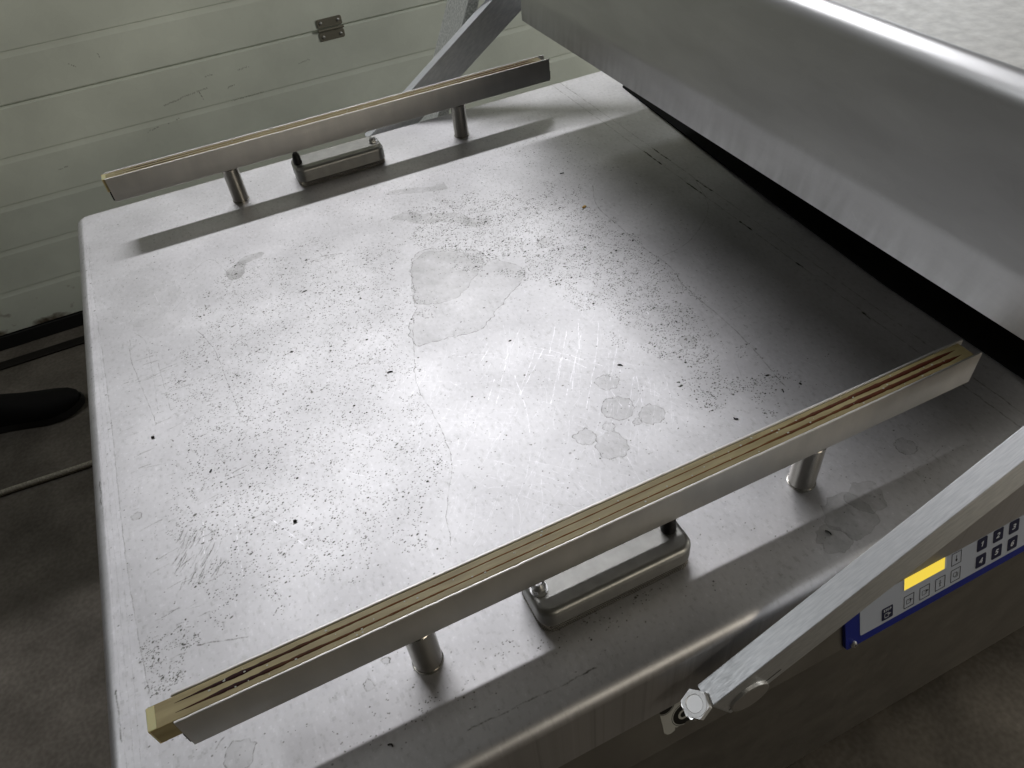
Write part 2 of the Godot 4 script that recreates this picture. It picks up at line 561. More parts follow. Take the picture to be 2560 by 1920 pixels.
# a dried film with a ragged outline and a darker rim
func fill(im: Image, a: Array, d: float, ragged: float, rim: float) -> void:
	var pts := curve(pixels(a), true)
	var nz := noise(0.03, rng.randi() % 1000, 4)
	for i in pts.size():
		pts[i] += Vector2(nz.get_noise_2d(pts[i].x, pts[i].y), nz.get_noise_2d(pts[i].y, pts[i].x + 77.0)) * ragged
	var lo := pts[0]
	var hi := pts[0]
	for p in pts:
		lo = lo.min(p)
		hi = hi.max(p)
	for y in range(int(lo.y), int(hi.y) + 1):
		var xs := []
		for i in pts.size():
			var p := pts[i]
			var q := pts[(i + 1) % pts.size()]
			if (p.y <= y) != (q.y <= y):
				xs.append(p.x + (y - p.y) / (q.y - p.y) * (q.x - p.x))
		xs.sort()
		for k in range(0, xs.size() - 1, 2):
			for x in range(int(xs[k]), int(xs[k + 1]) + 1):
				shade(im, x, y, d * (0.85 + 0.9 * nz.get_noise_2d(x * 0.6, y * 0.6)))
	if rim != 0.0:
		for i in pts.size():
			var p := pts[i]
			var q := pts[(i + 1) % pts.size()]
			var k := maxi(1, int(p.distance_to(q)))
			for j in k:
				var s := p.lerp(q, float(j) / k)
				var f := clampf(0.7 + 1.4 * nz.get_noise_2d(s.x * 2.0, s.y * 2.0), 0.0, 1.4)
				for o in [Vector2.ZERO, Vector2(1, 0), Vector2(0, 1)]:
					shade(im, int(s.x + o.x), int(s.y + o.y), rim * f * 0.55)


func specks(im: Image, area: Array, count: int, depth: float) -> void:
	var poly := pixels(area)
	var lo := poly[0]
	var hi := poly[0]
	for p in poly:
		lo = lo.min(p)
		hi = hi.max(p)
	var nz := noise(0.008, rng.randi() % 1000, 3)
	var made := 0
	for tries in count * 6:
		if made >= count:
			break
		var p := Vector2(rng.randf_range(lo.x, hi.x), rng.randf_range(lo.y, hi.y))
		var jit := p + Vector2(nz.get_noise_2d(p.x, p.y), nz.get_noise_2d(p.y, p.x)) * 120.0
		if not Geometry2D.is_point_in_polygon(jit, poly) or nz.get_noise_2d(p.x * 3.0, p.y * 3.0 + 500.0) + rng.randf() * 0.9 < 0.3:
			continue
		made += 1
		var big := rng.randf()
		var r := 0.45 + 0.5 * rng.randf()
		if big > 0.93:
			r = rng.randf_range(1.0, 1.6)
		if big > 0.992:
			r = rng.randf_range(1.5, 2.6)
		var a := rng.randf_range(-0.9, 0.2)
		var stretch := 1.0 + rng.randf() * rng.randf() * rng.randf() * 2.0
		var k := depth * rng.randf_range(0.35, 1.1)
		var h := int(ceil(r * stretch)) + 1
		for y in range(-h, h + 1):
			for x in range(-h, h + 1):
				var u := (x * cos(a) + y * sin(a)) / stretch
				var v := -x * sin(a) + y * cos(a)
				var f := clampf(r + 0.4 - sqrt(u * u + v * v), 0.0, 1.0)
				if f > 0.0:
					shade(im, int(p.x) + x, int(p.y) + y, -k * f)


# ---------------------------------------------------------------- setting
func make_floor() -> void:
	var m := plain(Color(1, 1, 1), 0.75, 0.35)
	m.albedo_texture = noise_tex(0.008, 101, Color(0.35, 0.33, 0.30), Color(0.50, 0.475, 0.44), 8, 1024)
	m.uv1_triplanar = true
	m.uv1_world_triplanar = true
	m.uv1_scale = Vector3(0.55, 0.55, 0.55)
	m.detail_enabled = true
	m.detail_blend_mode = BaseMaterial3D.BLEND_MODE_MUL
	m.detail_albedo = noise_tex(0.25, 102, Color(0.80, 0.79, 0.78), Color(1, 1, 1), 3)
	m.normal_enabled = true
	m.normal_texture = noise_tex(0.04, 103, Color.BLACK, Color.WHITE, 5, 512, true, 3.0)
	m.normal_scale = 0.12
	var st := begin()
	flat_quad(st, Vector3(-6, FLOOR_Y, -7), Vector3(7, FLOOR_Y, -7), Vector3(7, FLOOR_Y, 6), Vector3(-6, FLOOR_Y, 6), Vector3.UP)
	put("floor", st, m).set_meta("kind", "structure")


func door_image() -> Image:
	var w := 2048
	var h := 1024
	var im := noise(0.004, 121, 5).get_image(w, h)
	im.adjust_bcs(1.0, 0.05, 1.0)
	im.convert(Image.FORMAT_RGB8)
	im.adjust_bcs(1.78, 1.0, 1.0)
	# scuffs: x from -1.2 to 2.2, y from -0.95 to 0.75
	var at := func(x: float, y: float) -> Vector2: return Vector2((x + 1.2) / 3.4 * w, (0.75 - y) / 1.7 * h)
	for s in [[0.155, -0.205, 0.25, -0.195], [0.10, -0.215, 0.16, -0.207], [0.31, -0.21, 0.34, -0.205], [0.36, -0.165, 0.40, -0.160], [0.255, -0.16, 0.28, -0.157], [0.31, -0.255, 0.42, -0.252], [0.02, -0.285, 0.06, -0.275], [0.56, -0.19, 0.60, -0.185], [0.22, -0.2, 0.225, -0.23], [-0.28, -0.33, -0.25, -0.325], [0.12, -0.27, 0.13, -0.265], [0.09, -0.275, 0.10, -0.272], [-0.02, -0.02, -0.018, -0.035], [-0.11, -0.03, -0.09, -0.045]]:
		var p: Vector2 = at.call(s[0], s[1])
		var q: Vector2 = at.call(s[2], s[3])
		var n := int(p.distance_to(q)) + 1
		for i in n:
			if rng.randf() < 0.35:
				continue
			var c := p.lerp(q, float(i) / n) + Vector2(0, rng.randf_range(-1, 1))
			shade(im, int(c.x), int(c.y), -0.22)
			shade(im, int(c.x), int(c.y) + 1, -0.14)
	for i in 260:
		var p: Vector2 = at.call(rng.randf_range(-1.0, 2.0), rng.randf_range(-0.8, 0.6))
		shade(im, int(p.x), int(p.y), rng.randf_range(-0.12, -0.03))
	# grime and rust splashed up from the floor
	var nz := noise(0.012, 122, 5)
	for y in range(int(h * 0.85), h):
		var low := float(y - h * 0.85) / (h * 0.15)
		for x in w:
			var v := nz.get_noise_2d(x, y * 1.5) + low * 1.05 - 0.62
			if v > 0.0:
				var c := im.get_pixel(x, y)
				im.set_pixel(x, y, c.lerp(Color(0.23, 0.17, 0.13), clampf(v * 1.5, 0.0, 0.8)))
	return im


func make_door() -> void:
	var o := thing("sectional_door", "pale grey-green ribbed sectional door with a steel hinge, behind the machine", "door", Vector3(0.5, FLOOR_Y, DOOR_Z))
	var m := plain(Color(1.0, 1.0, 1.0), 0.55, 0.4)
	var im := door_image()
	m.albedo_texture = ImageTexture.create_from_image(im)
	m.albedo_color = Color(0.97, 1.0, 0.955)
	m.normal_enabled = false
	# each section is a folded sheet with pressed ribs; y in world metres
	var sections := [[-0.847, -0.107, [-0.692, -0.546, -0.401, -0.256]], [-0.1055, 0.48, [0.036, 0.182, 0.330]], [0.484, 1.09, [0.63, 0.77, 0.92]]]
	for s in sections:
		var prof := [[s[0], -0.04], [s[0], -0.006], [s[0] + 0.005, 0.0]]
		for r in s[2]:
			prof.append([r - 0.016, 0.0])
			prof.append([r - 0.004, -0.0028])
			prof.append([r + 0.001, -0.0032])
			prof.append([r + 0.004, 0.0])
		prof.append([s[1] - 0.006, 0.0])
		prof.append([s[1], -0.004])
		prof.append([s[1], -0.04])
		var st := begin()
		for k in prof.size() - 1:
			var y0: float = prof[k][0]
			var y1: float = prof[k + 1][0]
			var z0: float = prof[k][1]
			var z1: float = prof[k + 1][1]
			var n := Vector3(0, -(z1 - z0), y1 - y0).normalized()
			if n.length() < 0.5:
				continue
			var a := Vector3(-2.6, y0 - FLOOR_Y, z0)
			var b := Vector3(2.6, y0 - FLOOR_Y, z0)
			var c := Vector3(2.6, y1 - FLOOR_Y, z1)
			var d := Vector3(-2.6, y1 - FLOOR_Y, z1)
			var uv := []
			for p in [a, b, c, d]:
				uv.append(Vector2((p.x + 0.5 + 1.2) / 3.4, (0.75 - (p.y + FLOOR_Y)) / 1.7))
			flat_quad(st, a, b, c, d, n, uv)
		put("door_section", st, m, o)
	var st := begin()
	soft_box(st, Vector3(-2.6, 0.0, -0.035), Vector3(2.6, 0.052, 0.006), 0.004, 0.003, 2)
	put("bottom_seal", st, M.rubber, o)
	# hinge across the joint between the two lower sections
	var hz := steel(0.60, 0.5, Color(1.0, 0.98, 0.90))
	hz.metallic = 0.85
	var base := Transform3D(Basis(), Vector3(0.695 - 0.5, -0.106 - FLOOR_Y, 0.0))
	st = begin()
	lathe(st, [Vector2(0.0, -0.044), Vector2(0.0045, -0.044), Vector2(0.0045, 0.044), Vector2(0.0, 0.044)], base * Transform3D(Basis(Vector3(0, 0, 1), PI / 2), Vector3(0, 0, 0.006)), 12)
	var pin := put("hinge", st, hz, o, "small steel butt hinge")
	for s in [1, -1]:
		st = begin()
		# leaf: a plate standing in the door's plane
		soft_box(st, Vector3(-0.043, 0.0, -0.0145), Vector3(0.043, 0.0025, 0.0145), 0.006, 0.0008, 3, base * Transform3D(Basis(Vector3(1, 0, 0), PI / 2), Vector3(0, s * 0.0205, 0.0005)))
		put("leaf", st, hz, pin)
		for x in [-0.030, 0.030]:
			st = begin()
			lathe(st, [Vector2(0.0055, 0.0), Vector2(0.005, 0.002), Vector2(0.002, 0.003), Vector2(0.0, 0.003)], base * Transform3D(Basis(Vector3(1, 0, 0), PI / 2), Vector3(x, s * 0.022, 0.003)), 12)
			put("screw", st, M.bolt, pin)


func make_rail() -> void:
	var st := begin()
	soft_box(st, Vector3(-2.6, 0, -0.022), Vector3(2.6, 0.006, 0.022), 0.003, 0.002, 2)
	var o := put("threshold_rail", st, steel(0.22, 0.6, Color(1, 0.95, 0.9)))
	o.position = Vector3(0, FLOOR_Y + 0.001, -1.902)
	tag(o, "dark flat steel threshold rail let into the floor along the door", "rail")


# ---------------------------------------------------------------- the machine
func make_machine() -> void:
	var o := thing("vacuum_packing_machine", "large stainless steel chamber vacuum packing machine with its lid swung to the right", "packing machine", Vector3(0.9, FLOOR_Y, -0.27))
	var off := Vector3(-0.9, -FLOOR_Y, 0.27)      # from world places to the machine's own
	var T := Transform3D(Basis(), off)
	# plate: one folded sheet with soft edges
	var st := begin()
	var lo := Vector3(-0.104, -0.1135, -0.925)
	var hi := Vector3(1.95, 0.0, SKIRT_Z)
	soft_box(st, lo, hi, 0.028, 0.016, 8, T, false, PLATE)
	put("work_plate", st, M.plate, o)
	# folded inner lip of the skirt
	st = begin()
	soft_box(st, Vector3(lo.x + 0.003, -0.1132, lo.z + 0.003), Vector3(hi.x - 0.003, -0.095, SKIRT_Z - 0.0025), 0.025, 0.002, 3, T)
	put("skirt_lip", st, M.sheet, o)
	# black sheet standing in for the shade under the lid, on the right half of the plate
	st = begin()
	var shade_outline := [Vector3(1.17, 0, -0.88), Vector3(1.80, 0, -0.88), Vector3(1.80, 0, 0.374), Vector3(1.042, 0, 0.374), Vector3(1.042, 0, 0.05), Vector3(1.056, 0, -0.22), Vector3(1.082, 0, -0.58), Vector3(1.098, 0, -0.80)]
	for i in shade_outline.size():
		var u: Vector3 = T * shade_outline[i]
		var v: Vector3 = T * shade_outline[(i + 1) % shade_outline.size()]
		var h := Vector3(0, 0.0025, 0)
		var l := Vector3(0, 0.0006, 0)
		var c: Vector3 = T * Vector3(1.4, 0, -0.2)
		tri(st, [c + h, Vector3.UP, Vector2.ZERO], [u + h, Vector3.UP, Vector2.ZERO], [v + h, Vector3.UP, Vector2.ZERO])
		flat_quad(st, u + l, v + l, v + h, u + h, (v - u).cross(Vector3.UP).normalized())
	put("shade_sheet", st, plain(Color(0.022, 0.022, 0.022), 0.75, 0.2), o, "black sheet added as the shade under the lid")
	# leaning control band and the cabinet under it
	var dn := Vector3(0, -cos(SLOPE), sin(SLOPE))
	var out := Vector3(0, sin(SLOPE), cos(SLOPE))
	var p0 := Vector3(0, -0.114, SKIRT_Z) - out * 0.0054
	var a := p0 - dn * 0.03
	var b := p0 + dn * 0.0665
	var c := p0 + dn * 0.069 - Vector3(0, 0, 0.003)
	var d := Vector3(0, c.y, 0.405)
	var e := Vector3(0, -0.64, 0.405)
	var f := Vector3(0, -0.64, -0.90)
	var g := Vector3(0, a.y, -0.90)
	st = begin()
	prism(st, [a, b, c, d, e, f, g], -0.09, 1.93, T)
	put("cabinet", st, M.sheet, o)
	for x in [0.1, 1.75]:
		for z in [-0.75, 0.22]:
			st = begin()
			lathe(st, [Vector2(0.0, -0.02), Vector2(0.055, -0.02), Vector2(0.06, -0.012), Vector2(0.06, 0.012), Vector2(0.055, 0.02), Vector2(0.0, 0.02)], T * Transform3D(Basis(Vector3(0, 0, 1), PI / 2), Vector3(x, FLOOR_Y + 0.06, z)), 20)
			soft_box(st, Vector3(x - 0.03, FLOOR_Y + 0.11, z - 0.03), Vector3(x + 0.03, -0.641, z + 0.03), 0.004, 0.003, 2, T)
			for s in [-1, 1]:
				soft_box(st, Vector3(x + s * 0.028 - 0.003, FLOOR_Y + 0.045, z - 0.02), Vector3(x + s * 0.028 + 0.003, FLOOR_Y + 0.115, z + 0.02), 0.002, 0.001, 2, T)
			put("caster", st, M.rubber, o)
	make_lid(o, T)
	make_arm(o, T, Vector3(0.453, -0.049, 0), 0.534, 0.061, 0.412, 0.437, 1.15, true)
	make_arm(o, T, Vector3(0.62, 0.046, 0), 0.583, 0.066, -0.973, -0.948, 0.75, false)
	# zinc plated strut behind the rear arm
	st = begin()
	var sd := Vector3(cos(1.125), sin(1.125), 0)
	soft_box(st, Vector3(-0.38, -0.026, -1.099), Vector3(0.75, 0.0, -0.990), 0.003, 0.0015, 2, T * Transform3D(Basis(sd, Vector3(-sd.y, sd.x, 0), Vector3(0, 0, 1)), Vector3(0.75, 0.059, 0)))
	put("support_strut", st, M.zinc, o, "mottled zinc plated strut behind the rear lid arm")
	seal_bar(o, off + Vector3(0.0, 0.0, 0.2815), [0.212, 0.688], -0.020, 0.897, 7)
	seal_bar(o, off + Vector3(0.0, 0.0, -0.7965), [0.212, 0.693], -0.004, 0.890, 8)
	filter_cover(o, off + Vector3(0.421, 0.0, 0.2815), true)
	filter_cover(o, off + Vector3(0.422, 0.0, -0.8035), false)
	make_panel(o, T * Transform3D(Basis(Vector3.RIGHT, -dn, out), Vector3(0, -0.114, SKIRT_Z) - out * 0.0034))
	make_sticker(o, T * Transform3D(Basis(Vector3.RIGHT, -dn, out), Vector3(0, -0.114, SKIRT_Z) - out * 0.0034))


func prism(st: SurfaceTool, sec: Array, x0: float, x1: float, t: Transform3D) -> void:
	var mid := Vector3.ZERO
	for p in sec:
		mid += p / sec.size()
	for i in sec.size():
		var p: Vector3 = sec[i]
		var q: Vector3 = sec[(i + 1) % sec.size()]
		var n := (q - p).cross(Vector3.RIGHT).normalized()
		if n.dot((p + q) / 2 - mid) < 0:
			n = -n
		flat_quad(st, t * Vector3(x0, p.y, p.z), t * Vector3(x1, p.y, p.z), t * Vector3(x1, q.y, q.z), t * Vector3(x0, q.y, q.z), n)
		for x in [x0, x1]:
			var m := Vector3(x, mid.y, mid.z)
			var nx := Vector3(-1 if x == x0 else 1, 0, 0)
			tri(st, [t * m, nx, Vector2.ZERO], [t * Vector3(x, p.y, p.z), nx, Vector2.ZERO], [t * Vector3(x, q.y, q.z), nx, Vector2.ZERO])


func make_lid(o: Node3D, T: Transform3D) -> void:
	var lo := Vector3(0.858, 0.198, -0.82)
	var hi := Vector3(1.86, 0.418, 0.372)
	var st := begin()
	# upright band at the foot, then faces that lean in a little up to the rounded top edge
	var w := 0.004
	var tops := []
	var inner := begin()
	for side in 2:
		var levels := [[0.0, lo.y, 0.0], [0.0, 0.250, 0.0]]
		var lean := 0.15
		for k in 7:
			var a: float = lean * k / 6.0
			levels.append([0.006 * (1.0 - cos(a)) / lean, 0.251 + 0.0018 * k, a])
		var foot: float = levels[-1][0]
		levels.append([foot + (0.389 - levels[-1][1]) * tan(lean), 0.389, lean])
		var ins: float = levels[-1][0]
		for k in range(1, 9):
			var a: float = lean + (PI / 2 - lean) * k / 8.0
			levels.append([ins + 0.027 * (cos(lean) - cos(a)), 0.389 + 0.027 * (sin(a) - sin(lean)), a])
		var rings := []
		for l in levels:
			var ring := []
			var run := 0.0
			var last := Vector2.INF
			var ix: float = l[0] + w * side
			for p in plan_outline(lo.x + ix, hi.x - ix, lo.z + ix, hi.z - ix, maxf(0.022 - l[0] * 0.3, 0.006), 8):
				run += 0.0 if last == Vector2.INF else last.distance_to(p[0])
				last = p[0]
				var q: Vector2 = p[0]
				ring.append([T * Vector3(q.x, l[1] - w * side * sin(l[2]), q.y), Vector3(p[1].x * cos(l[2]), sin(l[2]), p[1].y * cos(l[2])), Vector2(run / 3.8, (l[1] - lo.y) / 0.26)])
			rings.append(ring)
		var into := st if side == 0 else inner
		loft(into, rings, false)
		loft(into, seam_ring(rings), false)
		var mid := Vector3((lo.x + hi.x) / 2, levels[-1][1] - w * side, (lo.z + hi.z) / 2)
		tops.append([rings[-1], mid])
	var r0 := []
	var r1 := []
	for p in plan_outline(lo.x, hi.x, lo.z, hi.z, 0.022, 8):
		r0.append(vert(T, Vector3(p[0].x, lo.y, p[0].y), Vector3.DOWN, Rect2()))
		r1.append(vert(T, Vector3(p[0].x - p[1].x * w, lo.y, p[0].y - p[1].y * w), Vector3.DOWN, Rect2()))
	loft(st, [r0, r1])
	var lid := put("lid", st, M.lid, o)
	st = begin()
	cap(st, tops[0][0], T, tops[0][1], Vector3.UP, Rect2())
	cap(inner, tops[1][0], T, tops[1][1], Vector3.DOWN, Rect2())
	put("darkened_lid_inside", inner, steel(0.40, 0.5), lid)  # inside steel toned dark to stand for the shade under the lid
	put("lid_top", st, M.lid_top, lid)
	st = begin()
	var g0 := []
	var g1 := []
	var g2 := []
	var g3 := []
	for p in plan_outline(lo.x, hi.x, lo.z, hi.z, 0.034, 8):
		for q in [[g0, 0.014, lo.y + 0.004], [g1, 0.014, lo.y - 0.008], [g2, 0.030, lo.y - 0.008], [g3, 0.030, lo.y + 0.004]]:
			q[0].append(vert(T, Vector3(p[0].x - p[1].x * q[1], q[2], p[0].y - p[1].y * q[1]), Vector3.DOWN, Rect2()))
	loft(st, [g0, g1, g2, g3])
	put("lid_seal", st, M.rubber, lid)


# closes a lofted ring whose texture runs round it
func seam_ring(rings: Array) -> Array:
	var out := []
	for r in rings:
		var b: Array = r[0].duplicate()
		b[2] = Vector2(1.0, b[2].y)
		out.append([r[-1], b])
	return out


func make_arm(o: Node3D, T: Transform3D, at: Vector3, ang: float, high: float, z0: float, z1: float, long: float, front: bool) -> void:
	var ax := Vector3(cos(ang), sin(ang), 0)
	var up := Vector3(-sin(ang), cos(ang), 0)
	var L := T * Transform3D(Basis(ax, up, Vector3(0, 0, 1)), at)      # x along the arm, y up its depth, top face at y = 0
	var st := begin()
	var x0 := 0.0 if front else -0.12
	soft_box(st, Vector3(x0, -high, z0), Vector3(long, 0.0, z1), 0.0022, 0.0012, 3, L)
	var arm := put("lid_arm", st, M.arm, o, "front lid arm of brushed aluminium with a hexagon bolt in its end" if front else "rear lid arm")
	# pivot boss on the outer side, and the stop bolt in the end of the top face
	var zo := z1 if front else z0
	var s := 1.0 if front else -1.0
	var px := 0.031
	var py := -0.046
	st = begin()
	lathe(st, [Vector2(0.0, 0.0042), Vector2(0.0225, 0.0042), Vector2(0.0235, 0.0036), Vector2(0.0235, 0.0)], L * Transform3D(Basis(Vector3(1, 0, 0), PI / 2 * s), Vector3(px, py, zo)) * Transform3D(Basis(), Vector3(0, 0, 0)), 32)
	put("pivot_disc", st, M.bolt, arm)
	if not front:
		return
	st = begin()
	for seg in [[0.004, 0.012], [0.05, 0.075]]:
		st = begin()
		soft_box(st, Vector3(seg[0], -0.047, zo - 0.0006), Vector3(seg[1], -0.0458, zo + 0.0004), 0.0003, 0.0001, 1, L)
		put("joint_line", st, M.seam, arm)
	# hexagon head with a turned, faintly domed top
	var B := L * Transform3D(Basis(), Vector3(-0.010, 0.0, (z0 + z1) / 2 + 0.003))
	st = begin()
	hexagon(st, 0.0152, 0.0, 0.0085, B * Transform3D(Basis(Vector3.UP, 0.26), Vector3.ZERO))
	lathe(st, [Vector2(0.0130, 0.0085), Vector2(0.0128, 0.0095), Vector2(0.0092, 0.0098), Vector2(0.0086, 0.0092), Vector2(0.0, 0.0090)], B, 32)
	var bolt := put("stop_bolt", st, M.bolt_head, arm)
	# embossed grade marks round the head
	st = begin()
	for k in 9:
		var an := TAU * k / 14.0 + 2.3
		lathe(st, [Vector2(0.0008, 0.0094), Vector2(0.0006, 0.0101), Vector2(0.0, 0.0101)], B * Transform3D(Basis(), Vector3(0.0108 * cos(an), 0, 0.0108 * sin(an))), 8)
	put("grade_mark", st, M.bolt_head, bolt).set_meta("kind", "stuff")
	# washer plate and shank that carry the bolt at the arm's end
	st = begin()
	soft_box(st, Vector3(-0.026, -0.0085, z0 + 0.003), Vector3(0.0, -0.0005, z1 - 0.001), 0.003, 0.001, 2, L)
	lathe(st, [Vector2(0.006, 0.0), Vector2(0.006, -0.02), Vector2(0.0, -0.02)], B, 14)
	put("bolt_lug", st, M.bolt, arm)


func hexagon(st: SurfaceTool, r: float, y0: float, y1: float, t: Transform3D) -> void:
	var pts := []
	for k in 6:
		pts.append(Vector3(r * cos(TAU * k / 6), 0, r * sin(TAU * k / 6)))
	for k in 6:
		var p: Vector3 = pts[k]
		var q: Vector3 = pts[(k + 1) % 6]
		var n := (t.basis * ((p + q) / 2)).normalized()
		flat_quad(st, t * (p + Vector3.UP * y0), t * (q + Vector3.UP * y0), t * (q + Vector3.UP * y1), t * (p + Vector3.UP * y1), n)
		var un := (t.basis * Vector3.UP).normalized()
		tri(st, [t * (Vector3.UP * y1), un, Vector2.ZERO], [t * (p + Vector3.UP * y1), un, Vector2.ZERO], [t * (q + Vector3.UP * y1), un, Vector2.ZERO])


func seal_bar(o: Node3D, at: Vector3, posts: Array, s0: float, s1: float, seed_: int) -> void:
	var h := 0.0145
	var y0 := 0.0702
	var y1 := 0.1167
	var T := Transform3D(Basis(), at)
	var L := 0.905
	# channel: floor and two walls of 1.8 mm
	var st := begin()
	for s in [-1, 1]:
		var za: float = h - 0.0028 if s > 0 else -h
		var zb: float = h if s > 0 else -h + 0.0028
		# the rims are nicked and slightly wavy
		var nz := noise(0.9, seed_ * 3 + s, 3)
		var n := 180
		var rings := []
		for k in n + 1:
			var x := L * k / n
			var t := y1 + 0.00025 * nz.get_noise_1d(x * 60.0) - 0.0006 * maxf(0.0, nz.get_noise_1d(x * 160.0 + 40.0) - 0.25) * 3.0
			var c := 0.0008
			rings.append([vert(T, Vector3(x, y0, za), Vector3(0, 0, -1), Rect2()), vert(T, Vector3(x, t - c, za), Vector3(0, 0.3, -1), Rect2()), vert(T, Vector3(x, t, za + c), Vector3(0, 1, -0.1), Rect2()), vert(T, Vector3(x, t, zb - c), Vector3(0, 1, 0.1), Rect2()), vert(T, Vector3(x, t - c, zb), Vector3(0, 0.2, 1), Rect2()), vert(T, Vector3(x, y0 + c, zb), Vector3(0, -0.2, 1), Rect2()), vert(T, Vector3(x, y0, zb - c), Vector3(0, -1, 0.3), Rect2())])
		loft(st, rings)
		for e in [rings[0], rings[n]]:
			var nx := Vector3(-1, 0, 0) if e == rings[0] else Vector3(1, 0, 0)
			for i in range(1, e.size() - 1):
				tri(st, [e[0][0], nx, e[0][2]], [e[i][0], nx, e[i][2]], [e[i + 1][0], nx, e[i + 1][2]])
	soft_box(st, Vector3(0.0, y0, -h + 0.0028), Vector3(L, y0 + 0.002, h - 0.0028), 0.0004, 0.0002, 1, T)
	var bar := put("seal_bar", st, M.rail, o)
	# tape-covered block that fills the top of the channel
	st = begin()
	soft_box(st, Vector3(s0, y0 + 0.021, -h + 0.0031), Vector3(s1, y1 - 0.0012, h - 0.0031), 0.0012, 0.0008, 3, T)
	put("silicone_block", st, M.tape, bar)
	st = begin()
	soft_box(st, Vector3(s0 - 0.0015, y0 + 0.020, -h + 0.0035), Vector3(s0 + 0.006, y1 - 0.0009, h - 0.0035), 0.0012, 0.0008, 3, T)
	put("block_end", st, M.tape_end, bar)
	# two scorched sealing wires
	for w in [-0.0044, 0.0046]:
		st = begin()
		var nz := noise(1.0, seed_ * 7 + int(w * 10000), 4)
		var n := 260
		var prev := []
		for k in n + 1:
			var f := float(k) / n
			var x := lerpf(s0 + 0.022, s1 - 0.012, f)
			var ends := maxf(smoothstep(0.34, 0.04, f), smoothstep(0.60, 0.90, f))
			var g := clampf(ends + 0.35 * nz.get_noise_1d(f * 9.0), 0.0, 1.0)
			var taper := minf(1.0, minf(f * 22.0, (1.0 - f) * 40.0))
			var hw := lerpf(0.00045, lerpf(0.0017, 0.0023, smoothstep(0.5, 0.9, f)), g) * taper * (1.0 + 0.5 * nz.get_noise_1d(f * 60.0 + 9.0)) + 0.00015
			var zc: float = w + 0.0004 * nz.get_noise_1d(f * 14.0 + 77.0)
			var col := Color(0.20, 0.085, 0.025).lerp(Color(0.030, 0.010, 0.008).lerp(Color(0.085, 0.022, 0.010), smoothstep(0.5, 0.9, f)), g)
			var y := y1 - 0.0012
			var row := [[at + Vector3(x, y + 0.00005, zc - hw), Vector3(0, 0.6, -0.8), Vector2.ZERO, col], [at + Vector3(x, y + 0.0003, zc), Vector3.UP, Vector2.ZERO, col], [at + Vector3(x, y + 0.00005, zc + hw), Vector3(0, 0.6, 0.8), Vector2.ZERO, col]]
			if prev:
				quad(st, prev[0], row[0], row[1], prev[1])
				quad(st, prev[1], row[1], row[2], prev[2])
			prev = row
		put("sealing_wire", st, M.wire, bar)
	# loose white flecks and dust caught on the tape
	st = begin()
	for k in 70:
		var x := rng.randf_range(0.03, 0.88)
		var z := rng.randf_range(-0.010, 0.010)
		var r := rng.randf_range(0.0003, 0.0009)
		soft_box(st, Vector3(x - r * 1.5, y1 - 0.0013, z - r), Vector3(x + r * 1.5, y1 - 0.0012 + r * 0.6, z + r), r * 0.6, r * 0.3, 1, T)
	var fl := put("fleck", st, M.specks, bar)
	fl.set_meta("kind", "stuff")
	for x in posts:
		st = begin()
		lathe(st, [Vector2(0.0165, 0.0), Vector2(0.0165, 0.0015), Vector2(0.0155, 0.0018), Vector2(0.0155, y0 - 0.001), Vector2(0.0145, y0)], Transform3D(Basis(), at + Vector3(x, 0, 0)), 40)
		put("post", st, M.post, bar)
	# black plastic plugs in the lower half of the open channel ends
	for x in [[-0.003, 0.014], [L - 0.014, L + 0.003]]:
		st = begin()
		soft_box(st, Vector3(x[0], y0 + 0.0022, -h + 0.0029), Vector3(x[1], y0 + 0.0195, h - 0.0029), 0.001, 0.0008, 2, T)
		put("end_plug", st, M.black, bar)


